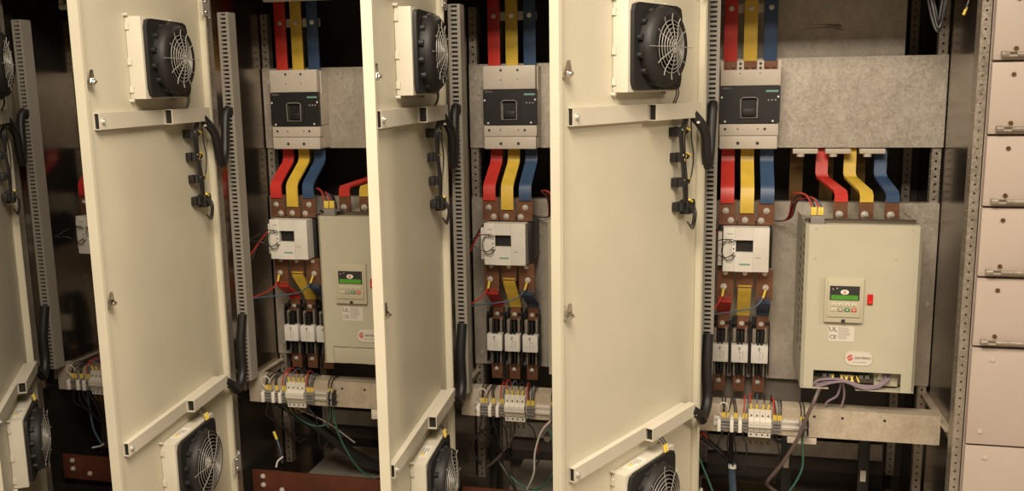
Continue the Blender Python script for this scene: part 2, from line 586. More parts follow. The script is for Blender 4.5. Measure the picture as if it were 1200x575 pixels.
def fan_frame():
    g = G()
    s, c = 0.125, 0.028
    n = 16
    out = []
    for (sx, sz) in ((1, 1), (-1, 1), (-1, -1), (1, -1)):
        a = (sx * s, sz * (s - c) * .86)
        b = (sx * (s - c), sz * s * .86)
        q = (sx * (s - .007), sz * (s - .007) * .86)
        out += [a, q, b] if sx * sz > 0 else [b, q, a]
    g.prism(out, 'y', 0.045, 0.056)
    return g


def fan_ring(small):
    g = G()
    prof = [(0.100, 0.056), (0.101, 0.072), (0.097, 0.084), (0.088, 0.091), (0.074, 0.093), (0.067, 0.089), (0.065, 0.066)] if small else [(0.100, 0.056), (0.101, 0.072), (0.098, 0.083), (0.093, 0.088), (0.088, 0.088), (0.085, 0.083), (0.084, 0.064)]
    n = 40
    vs = []
    for i in range(n):
        t = 2 * math.pi * i / n
        for (r, o) in prof:
            vs.append((r * math.cos(t), o, r * math.sin(t)))
    m = len(prof)
    fs = []
    for i in range(n):
        j = (i + 1) % n
        for q in range(m - 1):
            fs.append((i * m + q, i * m + q + 1, j * m + q + 1, j * m + q))
    g.add(vs, fs)
    g.cyl((0, 0.056, 0), (0, 0.0575, 0), 0.084, 32)
    # lugs round the shroud
    for i in range(14):
        t = 2 * math.pi * (i + .5) / 14
        g.cyl((0.105 * math.cos(t), 0.056, 0.097 * math.sin(t)), (0.105 * math.cos(t), 0.068, 0.097 * math.sin(t)), 0.008, 8)
    return g


def fan_blades():
    g = G()
    g.cyl((0, 0.0575, 0), (0, 0.080, 0), 0.030, 20)
    for i in range(7):
        t = 2 * math.pi * i / 7
        vs = []
        for (r, dt, o) in ((.028, -.25, .062), (.028, .25, .078), (.055, -.05, .061), (.055, .42, .078), (.080, .12, .060), (.080, .60, .076)):
            vs.append((r * math.cos(t + dt), o, r * math.sin(t + dt)))
        g.add(vs, [(0, 1, 3, 2), (2, 3, 5, 4)])
    return g


def fan_grille(small):
    g = G()
    rs = (.066, .056, .046, .036, .026, .016, .007) if small else (.086, .075, .064, .053, .042, .031, .020)
    R0 = rs[0]
    dome = lambda r: (.0925 if small else .0875) + .010 * (1 - (min(r, R0) / R0) ** 2)
    for r in rs:
        g.tube([(r * math.cos(2 * math.pi * i / 32), dome(r), r * math.sin(2 * math.pi * i / 32)) for i in range(32)], .0010, 5, 1, True)
    n = 12 if small else 8
    for i in range(n):
        t = 2 * math.pi * i / n
        rr = R0 + .016
        if i % (n // 2) == 0:
            rr = .112
        pts = [(.004, dome(0)), (R0 * .5, dome(R0 * .5)), (R0, dome(R0)), (R0 + .010, dome(R0) + .001), (rr, dome(R0) + .002)]
        g.tube([(r * math.cos(t), o, r * math.sin(t)) for r, o in pts], .0012, 5, 1)
    return g


def fan_housing():
    g = G()
    g.box(-0.135, 0.135, 0.001, 0.045, -0.112, 0.112, .002)
    for z in (-.085, -.01, .085):
        g.box(0.135, 0.139, 0.001, 0.012, z - .009, z + .009)
    for sx in (-.12, .139):
        for sz in (-.116, .116):
            g.cyl((sx, 0.0, sz), (sx, 0.012, sz), .004, 8)
    return g


DW = {1: 'leftmost door', 2: 'second door from left', 3: 'third door from left', 4: 'fourth, rightmost door'}
for k in CABS:
    h, t = doorframe(k)
    for z, nm in ((1.626, 'upper'), (0.397, 'lower')):
        e = thing('filter_fan', 'black %s ventilation fan with wire grille on %s' % (nm, DW[k]), 'fan', door_point(k, RC, 0, z), 'fans on the cabinet doors', t)
        build('housing', 'box_paint', e, fan_housing, key='fanh')
        build('fan_frame', 'shroud_black', e, fan_frame, key='fanf')
        build('shroud', 'shroud_black', e, lambda: fan_ring(nm == 'upper'), key='fanr' + nm)
        build('rotor', 'rubber_black', e, fan_blades, key='fanb')
        build('grille', 'wire_steel', e, lambda: fan_grille(nm == 'upper'), key='fang' + nm)
        if nm == 'upper':
            build('warning_sticker', 'label_yellow', e, lambda: G().prism([(.112, .086), (.122, .086), (.117, .097)], 'y', .045, .0455), key='fans')
            for q, x in enumerate((-.105, -.117)):
                build('lead', 'wire_black', e, lambda: G().tube([(x + .004, .05, -.09), (x, .052, -.12), (x - .002, .04, -.147)], .0018, 6), key='fanl%d' % q)
        else:
            rp = build('rating_plate', 'label_white', e, lambda: G().box(0.0, .09, .008, .036, .112, .1126), key='fanp')
            for q in range(3):
                build('print', 'print_grey', rp, lambda: G().box(.02, .07 - .012 * q, .013 + .007 * q, .016 + .007 * q, .1126, .1129), key='fanpp%d' % q)
            build('warning_sticker', 'label_yellow', e, lambda: G().box(.06, .072, .012, .024, .1126, .1132), key='fany')
            build('hub_label', 'label_white', e, lambda: G().cyl((0, .0803, 0), (0, .0809, 0), .017, 18), key='fanhl')
            for q, x in enumerate((-.068, -.080)):
                build('lead', 'wire_black', e, lambda: G().tube([(x, .030, .157), (x + .002, .050, .135), (x + .004, .058, .100)], .0018, 6), key='fanm%d' % q)
                build('ferrule', 'ferrule_yellow', e, lambda: G().cyl((x + .002, .050, .135), (x + .003, .055, .114), .0035, 8), key='fann%d' % q)

# ------------------------------------------------------------------ wiring harness on each door
for k in CABS:
    h, t = doorframe(k)
    e = thing('door_harness', 'black clipped wiring harness hanging below the upper bar on %s' % DW[k], 'wiring', door_point(k, .17, 0, 1.19), 'wiring harnesses on doors', t)
    B = (.17, 0, 1.19)
    zs = (1.402, 1.331, 1.260, 1.190)
    for i, z in enumerate(zs):
        r = .188 - i * .008
        c = build('cable_clip', 'rubber_black', e, lambda: G().box(r - .016, r + .018, 0.0005, .018, z - .013, z + .013, .002).cyl((r - .004, .018, z - .012), (r - .004, .018, z + .012), .009, 8), B, 'hc%d' % i)
        if i < 3:
            build('connector', 'rubber_black', e, lambda: G().box(r - .058, r - .018, .006, .022, z - .008, z + .006, .002).cyl((r - .058, .014, z), (r - .072, .014, z + .002), .005, 8), B, 'hk%d' % i)
            build('ferrule', 'ferrule_yellow', e, lambda: G().cyl((r - .040, .022, z + .010), (r - .060, .026, z + .002), .003, 6).cyl((r - .022, .024, z - .012), (r - .030, .026, z + .004), .003, 6), B, 'hf%d' % i)
            build('cable_tie', 'zip_white', e, lambda: G().box(r - .010, r - .004, .026, .030, z + .004, z + .008), B, 'ht%d' % i)
        else:
            build('connector', 'rubber_black', e, lambda: G().box(r - .060, r - .018, .006, .034, z - .024, z + .018, .004).box(r - .070, r - .050, .010, .03, z - .016, z + .010, .002), B, 'hk%d' % i)
            for q in range(3):
                build('cable', 'wire_black', e, lambda: G().tube([(r - .022 - q * .012, .03, z + .01), (r - .026 - q * .010, .045, z - .02), (r - .030 - q * .006, .038, z - .055 - q * .006), (r - .024, .028, z - .045)], .002, 6), B, 'hq%d' % q)
            build('ferrule', 'ferrule_yellow', e, lambda: G().cyl((r - .020, .036, z + .020), (r - .036, .036, z + .012), .004, 6), B, 'hf3')
    for q in range(3):
        dx = q * .008
        build('cable', 'wire_black', e, lambda: G().tube([(.165 - dx, .030, 1.440), (.186 - dx, .026 + q * .003, 1.40), (.176 - dx * 1.3, .026, 1.33), (.166 - dx, .027 + q * .002, 1.26), (.150 - dx, .024, 1.20)], .0036 - q * .0006, 6), B, 'hw%d' % q)
    build('cable', 'wire_black', e, lambda: G().tube([(.13, .03, 1.440), (.122, .028, 1.38), (.112, .03, 1.33), (.118, .028, 1.28), (.125, .024, 1.262)], .0022, 6), B, 'hw4')

# ------------------------------------------------------------------ ribbed sleeves from the doors to the ducts
for k in CABS:
    ox = OFF[k]
    for nm in ('upper', 'lower'):
        if nm == 'upper':
            P0 = door_point(k, .125, .030, 1.452)
            P1 = door_point(k, .085, .050, 1.40)
            D = Vector((-0.486 + ox, -0.285, 1.445))
            D2 = Vector((-0.484 + ox, -0.262, 1.475))
            M = (P1 + D) / 2
            M.z = 1.296
            Q1 = P1.lerp(M, .5)
            Q1.z = 1.335
            Q2 = M.lerp(D, .55)
            Q2.z = 1.335
            pts = [P0, P1, Q1, M, Q2, D, D2]
        else:
            P0 = door_point(k, .10, .032, .573)
            P1 = door_point(k, .060, .040, .545)
            D = Vector((-0.486 + ox, -0.285, .66))
            D2 = Vector((-0.484 + ox, -0.263, .76))
            M = (P1 + Vector((-0.486 + ox, -0.285, .545))) / 2
            M.z = .512
            pts = [P0, P1, M, Vector((-0.482 + ox, -0.292, .56)), D, D2]
        e = thing('cable_sleeve', 'black cable sleeve looping from %s bar of %s to duct' % (nm, DW[k]), 'cable', tuple(M), 'sleeves between doors and ducts')
        build('sleeve', 'rubber_black', e, G().tube(pts, .0145 if nm == 'upper' else .016, 10, 6), tuple(M))
        if nm == 'upper':
            build('duct_clip', 'rubber_black', e, G().box(-0.500 + ox, -0.470 + ox, -0.274, -0.2585, 1.455, 1.478, .002), tuple(M))
        cb_ = P0.lerp(P1, .5)
        build('cable_tie', 'zip_white', e, G().box(cb_.x - .004, cb_.x + .004, cb_.y - .019, cb_.y - .015, cb_.z - .003, cb_.z + .003), tuple(M))


# ------------------------------------------------------------------ slotted wiring ducts
def duct_g():
    g = G()
    x0, x1, y0, y1, z0 = -0.508, -0.468, -0.2565, -0.2095, 0.517
    n, p = 91, 0.014
    g.perf((x0 + .006, y0, z0), (1, 0, 0), (0, 0, 1), (0, -1, 0), x1 - x0 - .012, p, n, .020, .0068, rnd=False, depth=.0025)
    g.box(x0, x0 + .006, y0, y0 + .003, z0, z0 + n * p)
    g.box(x1 - .006, x1, y0, y0 + .003, z0, z0 + n * p)
    g.box(x0, x0 + .0025, y0 + .003, y1, z0, z0 + n * p)
    g.box(x1 - .0025, x1, y0 + .003, y1, z0, z0 + n * p)
    return g


for k in CABS:
    B = (-0.488, -0.233, 0.517)
    e = thing('wiring_duct', 'tall grey slotted wiring duct up the left side of %s' % WH[k], 'cable duct', (B[0] + OFF[k], B[1], B[2]), 'slotted wiring ducts')
    build('slotted_channel', 'duct_plastic', e, duct_g, B, 'duct')
    build('back_plate', 'rubber_black', e, lambda: G().box(-.505, -.471, -.232, -.2095, .52, 1.788), B, 'ductb')


# ------------------------------------------------------------------ circuit breakers
BX0, BX1 = -0.4642, -0.2746
BARX = {'red': -0.434, 'yellow': -0.371, 'blue': -0.308}


def breaker(k):
    B = (-0.3694, 0.0, 1.318)
    opened = (k == 4)
    e = thing('circuit_breaker', 'beige and black moulded circuit breaker on the upper plate of ' + WH[k], 'circuit breaker', (B[0] + OFF[k], B[1], B[2]), 'main circuit breakers')
    build('housing', 'breaker_beige', e, lambda: G().box(BX0 + .002, BX1 - .002, 0.012, 0.088, 1.405, 1.520, .002).box(BX0 + .003, BX1 - .004, .035, .088, 1.322, 1.405).box(BX0 + .003, BX1 - .002, .035, .088, 1.52, 1.60), B, 'bkh')
    if not opened:
        c = build('terminal_cover', 'breaker_beige', e, lambda: G().box(BX0 + .0005, BX1 - .006, 0.004, .0345, 1.524, 1.604, .003), B, 'bkt')
        for i, (x, z, r) in enumerate(((-.401, 1.588, .0045), (-.342, 1.588, .0045), (-.401, 1.556, .0022), (-.342, 1.556, .0022))):
            build('screw_hole', 'print_black', c, lambda: G().cyl((x, .0035, z), (x, .0045, z), r, 10), B, 'bkth%d' % i)
    else:
        def cov():
            g = G()
            g.box(BX0 + .0005, BX1, .004, .0345, 1.524, 1.575, .002)
            xs = (BX0 + .0005, -.455, -.413, -.391, -.350, -.328, -.285, BX1)
            for a, b in ((0, 1), (2, 3), (4, 5), (6, 7)):
                g.box(xs[a], xs[b], .004, .0345, 1.575, 1.604)
            return g
        c = build('terminal_cover', 'breaker_beige', e, cov, B)
        for xa, xb in ((-.455, -.413), (-.391, -.350), (-.328, -.285)):
            build('terminal', 'copper', e, G().box(xa, xb, .024, .034, 1.575, 1.602), B)
        for xc in (-.434, -.371, -.307):
            for dx in (-.010, .010):
                build('screw', 'copper', e, G().cyl((xc + dx, .024, 1.587), (xc + dx, .016, 1.587), .0055, 10), B)
        for x in (-.402, -.339):
            for z in (1.580, 1.594):
                build('screw_hole', 'print_black', c, G().cyl((x, .0035, z), (x, .0045, z), .0045, 10), B)
            build('screw_hole', 'print_black', c, G().cyl((x, .0035, 1.563), (x, .0045, 1.563), .002, 8), B)
    c = build('terminal_cover', 'breaker_beige', e, lambda: G().box(BX0, BX1 - .003, .006, .0345, 1.363, 1.402, .002).box(BX0 + .001, BX1 - .005, .003, .0345, 1.3195, 1.3615, .003), B, 'bkb')
    for i, (x, z, r) in enumerate(((-.446, 1.384, .0045), (-.320, 1.384, .0045), (-.406, 1.384, .0025), (-.342, 1.384, .0025), (-.404, 1.338, .0055), (-.342, 1.338, .0055))):
        yy = .006 if z > 1.362 else .003
        build('screw_hole', 'print_black', c, lambda: G().cyl((x, yy - .0005, z), (x, yy + .0005, z), r, 10), B, 'bkbh%d' % i)

    def panel():
        g = G()
        x0, x1, z0, z1 = BX0, BX1, 1.404, 1.5225
        hx0, hx1, hz0, hz1 = -.399, -.345, 1.421, 1.485
        g.box(x0, hx0, 0, .012, z0, z1)
        g.box(hx1, x1, 0, .012, z0, z1)
        g.box(hx0, hx1, 0, .012, hz1, z1)
        g.box(hx0, hx1, 0, .012, z0, hz0)
        g.box(hx0 - .012, hx0, -.003, 0, hz0 - .006, hz1 + .004)
        g.box(hx1, hx1 + .012, -.003, 0, hz0 - .006, hz1 + .004)
        return g
    p = build('front_panel', 'breaker_black', e, panel, B, 'bkp')
    build('handle_bezel', 'print_grey', e, lambda: G().tube([(-.399, -.004, 1.481), (-.392, -.004, 1.486), (-.352, -.004, 1.486), (-.345, -.004, 1.481), (-.346, -.004, 1.421), (-.398, -.004, 1.421)], .0017, 6, 1, True), B, 'bkz')
    build('toggle_handle', 'rubber_black', e, lambda: G().box(-.396, -.348, .007, .011, 1.424, 1.483).box(-.392, -.352, -.001, .008, 1.426, 1.450, .003), B, 'bkg')
    for i, (x, z) in enumerate(((-.4585, 1.487), (-.281, 1.488), (-.447, 1.409), (-.296, 1.410))):
        build('screw', 'label_white', e, lambda: G().screw(x, 0, z, .0033), B, 'bks%d' % i)
    build('brand_lettering', 'print_grey', p, lambda: text_g('SIEMENS', .0075, -.443, -.0004, 1.516), B, 'bkl')
    build('rating_label', 'label_teal', p, lambda: G().box(-.320, -.281, -.0008, .001, 1.503, 1.509), B, 'bkr')
    for i, x in enumerate((-.311, -.300, -.289)):
        build('indicator', 'print_grey', p, lambda: G().box(x - .0025, x + .0025, -.0008, .001, 1.475, 1.480), B, 'bki%d' % i)


for k in (2, 3, 4):
    breaker(k)

# ------------------------------------------------------------------ busbars
BOLT = {'red': 1.772, 'yellow': 1.772, 'blue': 1.772}
FROMTOP = {'red': 1.147, 'yellow': 1.115, 'blue': 1.147}


def busbar(k, col, which):
    x = BARX[col]
    w_ = .0215
    if which == 'incoming':
        B = (x, .05, 1.60)
        e = thing('busbar', '%s sleeved incoming busbar above the circuit breaker in %s' % (col, WH[k]), 'busbar', (x + OFF[k], B[1], B[2]), 'incoming busbars')
        build('sleeve', col + '_sleeve', e, lambda: G().box(x - w_, x + w_, .048, .056, 1.6035, 1.96, .001), B, 'bi' + col)
        if k == 4:
            pass
        build('bolt', 'steel', e, lambda: G().bolt(x, .048, 1.772, .006, .005), B, 'bib' + col)
    elif which == 'feeder':
        zb = FROMTOP[col]
        xs = 0.002
        B = (x, -.05, zb - .06)
        e = thing('busbar', '%s sleeved busbar bending from circuit breaker down to contactor in %s' % (col, WH[k]), 'busbar', (x + OFF[k], B[1], B[2]), 'breaker to contactor busbars')
        build('sleeve', col + '_sleeve', e, lambda: G().strip([(0, .062, 1.3175), (0, .062, 1.282), (0, .052, 1.266), (0, -.043, 1.205), (0, -.055, 1.190), (0, -.055, zb)], x - w_, x + w_, .007), B, 'bf' + col)
        wide = {'red': (x - .026, x + .030), 'yellow': (x - .027, x + .027), 'blue': (x - .030, x + .024)}[col]
        build('copper_end', 'copper', e, lambda: G().box(wide[0], wide[1], -.053, -.047, 1.0765, 1.158 if col != 'yellow' else 1.12), B, 'bfe' + col)
        bl = {'red': ((-.438, 1.122), (-.421, 1.091)), 'yellow': ((-.376, 1.092),), 'blue': ((-.309, 1.123), (-.325, 1.091))}[col]
        for i, (bx, bz) in enumerate(bl):
            build('bolt', 'steel', e, lambda: G().bolt(bx, -.053, bz, .0075, .006), B, 'bfb%s%d' % (col, i))
    elif which == 'outgoing':
        zt = .874 if col == 'yellow' else .834
        B = (x, 0, .70)
        dx = {'red': -.002, 'yellow': 0, 'blue': .002}[col]
        e = thing('busbar', '%s sleeved link from contactor down to fuse holder in %s' % (col, WH[k]), 'busbar', (x + OFF[k], B[1], B[2]), 'contactor to fuse links')
        build('copper_end', 'copper', e, lambda: G().box(x - .027, x + .027, -.050, -.044, zt - .01, .9255), B, 'boe' + col)
        build('sleeve', col + '_sleeve', e, lambda: G().strip([(0, -.047, zt), (0, -.044, zt - .018), (dx, .048, .762), (dx, .053, .748)], x - w_, x + w_, .008), B, 'bo' + col)
        build('copper_end', 'copper', e, lambda: G().box(x - .019 + dx, x + .019 + dx, .050, .056, .698, .7475), B, 'bol' + col)
        bl = [(x, .914)]
        if col == 'red':
            bl.append((-.439, .868))
        if col == 'blue':
            bl.append((-.304, .868))
        for i, (bx, bz) in enumerate(bl):
            build('bolt', 'steel', e, lambda: G().bolt(bx, -.050, bz, .0055 if i == 0 else .0075, .005), B, 'bob%s%d' % (col, i))
        build('bolt', 'steel', e, lambda: G().bolt(x + dx - .004, .050, .718, .0062, .006), B, 'bof' + col)


for k in (2, 3, 4):
    for col in ('red', 'yellow', 'blue'):
        for wh in ('incoming', 'feeder', 'outgoing'):
            busbar(k, col, wh)
    o = build('busbar_support', 'breaker_beige', None, lambda: G().box(-.455, -.285, .062, .074, 1.758, 1.788, .002), (-.37, .068, 1.76), 'bsup')
    o.location = (-.37 + OFF[k], .068, 1.76)
    tag(o, 'beige cross support behind the three upper busbars in ' + WH[k], 'support', 'busbar supports')
busbar(1, 'red', 'feeder')

# ------------------------------------------------------------------ contactors
CX0, CX1, CZ0, CZ1 = -.4445, -.2995, .929, 1.0735
for k in CABS:
    B = (-.372, -.1, CZ0)
    e = thing('contactor', 'off-white square contactor below the sleeved busbars in ' + WH[k], 'contactor', (B[0] + OFF[k], B[1], B[2]), 'main contactors')

    def body():
        g = G()
        x0, x1 = CX0, CX1
        rx0, rx1, rz0, rz1 = -.408, -.350, .993, 1.033
        y0, y1 = -.1028, -.085
        g.box(x0, rx0, y0, y1, CZ0, CZ1, .002)
        g.box(rx1, x1, y0, y1, CZ0, CZ1, .002)
        g.box(rx0, rx1, y0, y1, rz1, CZ1)
        g.box(rx0, rx1, y0, y1, CZ0, rz0)
        g.box(x0, x1, y1, -.052, CZ0 + .001, CZ1 - .001)
        return g
    build('front_housing', 'contactor_white', e, body, B, 'cnf')
    build('rear_housing', 'breaker_black', e, lambda: G().box(CX0 - .012, CX1 + .012, -.052, .088, CZ0 + .004, CZ1 - .004, .003), B, 'cnr')
    build('coil_window', 'rubber_black', e, lambda: G().box(-.408, -.350, -.087, -.0855, .993, 1.033), B, 'cnw')
    t_ = build('coil_terminal', 'label_white', e, lambda: G().box(-.417, -.404, -.112, -.1028, .985, 1.030, .001), B, 'cnt')
    for i, z in enumerate((.992, 1.006, 1.021)):
        build('screw', 'print_black', t_, lambda: G().screw(-.4105, -.112, z, .0024), B, 'cnts%d' % i)
    build('rating_label', 'label_teal', e, lambda: G().box(-.392, -.358, -.1034, -.1028, .951, .956), B, 'cnl')
    build('lettering', 'print_grey', e, lambda: G().box(-.432, -.414, -.1034, -.1028, 1.052, 1.054).box(-.342, -.325, -.1034, -.1028, .975, .977), B, 'cnm')
    build('side_clip', 'contactor_white', e, lambda: G().box(CX0 - .016, CX0 - .003, -.085, -.0525, .945, 1.055, .002), B, 'cnc')
    for i, (z0, s) in enumerate(((1.027, 1), (.988, -1))):
        build('coil_wire', 'wire_black', e, lambda: G().tube([(-.412, -.112, z0), (-.432, -.118, z0 + .010 * s), (-.455, -.112, z0 + .006 * s), (-.480, -.115, z0 - .006 * s), (-.506, -.15, 1.0)], .0018, 6), B, 'cnq%d' % i)
    build('coil_wire', 'wire_black', e, lambda: G().tube([(-.405, -.112, 1.026), (-.415, -.114, 1.036), (-.434, -.114, 1.033), (-.449, -.112, 1.003), (-.438, -.113, .974), (-.418, -.113, .968), (-.406, -.110, .988)], .0015, 6), B, 'cnq3')
    if k > 1:
        for i, (c_, pts) in enumerate((('wire_red', [(-.439, -.060, .863), (-.443, -.066, .838), (-.460, -.09, .812), (-.485, -.16, .800), (-.5, -.206, .803)]),
                                       ('wire_blue', [(-.304, -.060, .863), (-.312, -.068, .836), (-.340, -.085, .808), (-.400, -.10, .796), (-.46, -.15, .797), (-.5, -.206, .800)]))):
            ww = build('sense_wire', c_, e, lambda: G().tube(pts, .0026, 6), B, 'cns%d' % i)
            build('ferrule', 'ferrule_yellow', ww, lambda: G().cyl(pts[0], pts[1], .0042, 8), B, 'cnsf%d' % i)
        build('aux_cable', 'wire_black', e, lambda: G().tube([(-.466, -.02, 1.055), (-.480, -.04, 1.03), (-.492, -.10, .985), (-.5, -.15, .93)], .005, 7), B, 'cna')
        build('aux_wire', 'wire_red', e, lambda: G().tube([(-.462, -.02, 1.052), (-.476, -.045, 1.028), (-.489, -.11, .985), (-.5, -.16, .945)], .0025, 6), B, 'cnb')

# ------------------------------------------------------------------ fuses
for k in (1, 2, 3, 4):
    for i in range(3 if k > 1 else 1):
        x = -.4737 + .028 + i * .066
        B = (x, .06, .47)
        nth = ('left', 'middle', 'right')[i]
        lab = '%s of three white cartridge fuses in %s' % (nth, WH[k]) if k > 1 else 'white cartridge fuse peeking out behind the left edge of second door'
        e = thing('fuse_switch', lab, 'fuse', (x + OFF[k], B[1], B[2]), 'cartridge fuses in holders')
        KX = 'fu%d' % i
        build('fuse_body', 'fuse_white', e, lambda: G().box(x - .028, x + .028, .022, .062, .5857, .6479, .003), B, KX + 'b')

        def marks():
            g = G()
            for (a, b, zz, hh) in ((-.005, .003, .638, .0025), (-.004, .001, .631, .0025), (-.001, .004, .622, .002), (.010, .0112, .614, .013), (-.002, -.001, .608, .010), (.003, .0038, .606, .008)):
                g.box(x + a, x + b, .0214, .022, zz - hh, zz + hh)
            return g
        build('print', 'print_grey', e, marks, B, KX + 'p')
        build('base', 'breaker_black', e, lambda: G().box(x - .026, x + .026, .066, .089, .515, .735, .002), B, KX + 'e')
        for q, (xa, xb, ya, yb, za, zb, nm_, mm_) in enumerate((
                (-.033, -.030, .040, .070, .54, .7145, 'frame', 'rubber_black'), (.030, .033, .040, .070, .54, .7145, 'frame', 'rubber_black'),
                (-.033, -.016, .045, .066, .715, .7245, 'frame', 'rubber_black'), (.016, .033, .045, .066, .715, .7245, 'frame', 'rubber_black'),
                (-.024, -.012, .045, .066, .652, .700, 'jaw', 'post_zinc'), (.016, .024, .045, .066, .652, .705, 'jaw', 'post_zinc'),
                (-.010, -.002, .030, .066, .648, .695, 'blade', 'rubber_black'), (.002, .010, .030, .066, .648, .695, 'blade', 'rubber_black'),
                (-.010, -.004, .035, .066, .535, .586, 'blade', 'rubber_black'), (.003, .010, .035, .066, .535, .586, 'blade', 'rubber_black'),
                (-.020, -.014, .050, .066, .530, .580, 'jaw', 'post_zinc'), (.013, .019, .050, .066, .530, .580, 'jaw', 'post_zinc'))):
            build(nm_, mm_, e, lambda: G().box(x + xa, x + xb, ya, yb, za, zb, .001), B, KX + 'z%d' % q)
        tb = build('copper_terminal', 'copper', e, lambda: G().box(x - .020, x + .020, .058, .065, .472, .530), B, KX + 't')
        build('bolt', 'steel', tb, lambda: G().bolt(x - .002, .058, .508, .0062, .006), B, KX + 'o')


# ------------------------------------------------------------------ terminal strips and breakers on the cross rail
def wire_part(e, c_, pts, B, key, r=.0021, fer=True, fl=.35):
    ww = build('wire', c_, e, lambda: G().tube(pts, r, 6, 4), B, key)
    if fer:
        a, b = Vector(pts[0]), Vector(pts[1])
        build('ferrule', 'ferrule_yellow', ww, lambda: G().cyl(a, a.lerp(b, .9), .0031, 8), B, key + 'f')
    return ww


for k in CABS:
    B = (-.32, -.2, .43)
    e = thing('terminal_strip', 'row of grey terminals and white end stops with ferruled wires in ' + WH[k], 'terminal block', (B[0] + OFF[k], B[1], B[2]), 'terminal strips')
    build('din_rail', 'steel', e, lambda: G().box(-.462, -.165, -.206, -.2015, .438, .473).box(-.462, -.165, -.210, -.206, .443, .449).box(-.462, -.165, -.210, -.206, .462, .468), B, 'tsr')
    for i, x in enumerate((-.450, -.410, -.384)):
        build('end_stop', 'label_white', e, lambda: G().box(x, x + .011, -.232, -.2105, .429, .467, .0015), B, 'tse%d' % i)
    n = 0
    for xs in ([-.4375 + .0055 * j for j in range(5)], [-.3975 + .0055 * j for j in range(2)], [-.371 + .0055 * j for j in range(3)], [-.277 + .0065 * j for j in range(4)]):
        for x in xs:
            tt_ = build('terminal', 'terminal_grey', e, lambda: G().prism([(-.2105, .430), (-.226, .432), (-.227, .446), (-.2225, .447), (-.2225, .452), (-.228, .453), (-.226, .472), (-.2105, .476)], 'x', x, x + .005), B, 'tst%d' % n)
            build('slot', 'print_black', tt_, lambda: G().box(x + .0008, x + .0042, -.2278, -.2255, .4575, .4635).box(x + .0008, x + .0042, -.2268, -.225, .4365, .441), B, 'tso%d' % n)
            n += 1
    for j in range(4):
        x = -.196 + j * .007
        build('terminal', 'rubber_black' if j % 2 else 'terminal_grey', e, lambda: G().prism([(-.2105, .428), (-.236, .434), (-.238, .448), (-.230, .450), (-.230, .456), (-.238, .458), (-.234, .478), (-.2105, .484)], 'x', x, x + .0064), B, 'tsu%d' % j)
    WL = [(-.434, 'wire_black', .045), (-.427, 'wire_black', .05), (-.418, 'wire_black', .046), (-.395, 'wire_black', .05), (-.389, 'wire_black', .048), (-.368, 'wire_red', .065), (-.360, 'wire_blue', .06),
          (-.274, 'wire_red', .065), (-.268, 'wire_black', .055), (-.260, 'wire_blue', .055), (-.254, 'wire_black', .050), (-.192, 'wire_black', .050), (-.182, 'wire_black', .045)]
    for i, (x, c_, hh) in enumerate(WL):
        j = random.Random(i).uniform(-.006, .006)
        wire_part(e, c_, [(x, -.2195, .474), (x + j * .3, -.221, .494), (x + j, -.218, .474 + hh * .72), (x + j * 2, -.19, .474 + hh), (x + j * 2, -.15, .50 + hh * .3), (x + j * 2, -.12, .47)], B, 'tsw%d' % i)
    wire_part(e, 'wire_white', [(-.436, -.2195, .480), (-.447, -.225, .498), (-.443, -.228, .520), (-.430, -.228, .526), (-.418, -.226, .516), (-.417, -.2195, .492)], B, 'tsloop', .002, False)
    for i, (x, c_) in enumerate(((-.432, 'wire_black'), (-.41, 'wire_black'), (-.392, 'wire_black'), (-.365, 'wire_black'), (-.272, 'wire_black'))):
        wire_part(e, c_, [(x, -.2195, .431), (x - .004, -.216, .41), (x - .014 + .008 * i, -.205, .37), (x + .01, -.16, .32 - .02 * i), (x + .02, -.1, .25)], B, 'tsx%d' % i, .0026, False)

    # miniature breaker block
    B2 = (-.318, -.22, .413)
    e = thing('miniature_breaker', 'white four-pole miniature breaker block clipped on the cross rail of ' + WH[k], 'circuit breaker', (B2[0] + OFF[k], B2[1], B2[2]), 'four pole breaker blocks')
    for p in range(4):
        x0 = -.3525 + p * .0174
        pole = build('pole', 'mcb_white', e, lambda: G().prism([(-.2105, .4137), (-.220, .4137), (-.222, .432), (-.226, .434), (-.232, .449), (-.236, .452), (-.236, .471), (-.226, .477), (-.222, .479), (-.221, .503), (-.2105, .505)], 'x', x0, x0 + .0168), B2, 'mc%d' % p)
        for q, z in enumerate((.424, .487)):
            build('screw_hole', 'print_black', pole, lambda: G().cyl((x0 + .0084, -.2232, z), (x0 + .0084, -.2195, z), .0027, 8), B2, 'mch%d%d' % (p, q))
        build('print', 'print_grey', pole, lambda: G().box(x0 + .004, x0 + .013, -.2366, -.2355, .4595, .461), B2, 'mcp%d' % p)
        build('lower_wire', 'brass_dull', pole, lambda: G().tube([(x0 + .0084, -.213, .4135), (x0 + .006 + .003 * (p % 2), -.214, .400), (x0 + .010, -.207, .388)], .003, 6), B2, 'mcl%d' % p)
    for i, (x, c_) in enumerate(((-.345, 'wire_red'), (-.328, 'wire_blue'), (-.309, 'wire_black'), (-.294, 'wire_black'))):
        wire_part(e, c_, [(x, -.2145, .5045), (x + .003 * (i - 1), -.2165, .527), (x + .005 * (i - 1), -.205, .545 - .004 * i), (x + .004 * i, -.17, .54), (x + .004 * i, -.12, .48)], B2, 'mcw%d' % i)


# ------------------------------------------------------------------ drives
DX0, DX1, DZ0, DZ1, DY = -.200, .1345, .590, 1.1075, -.23


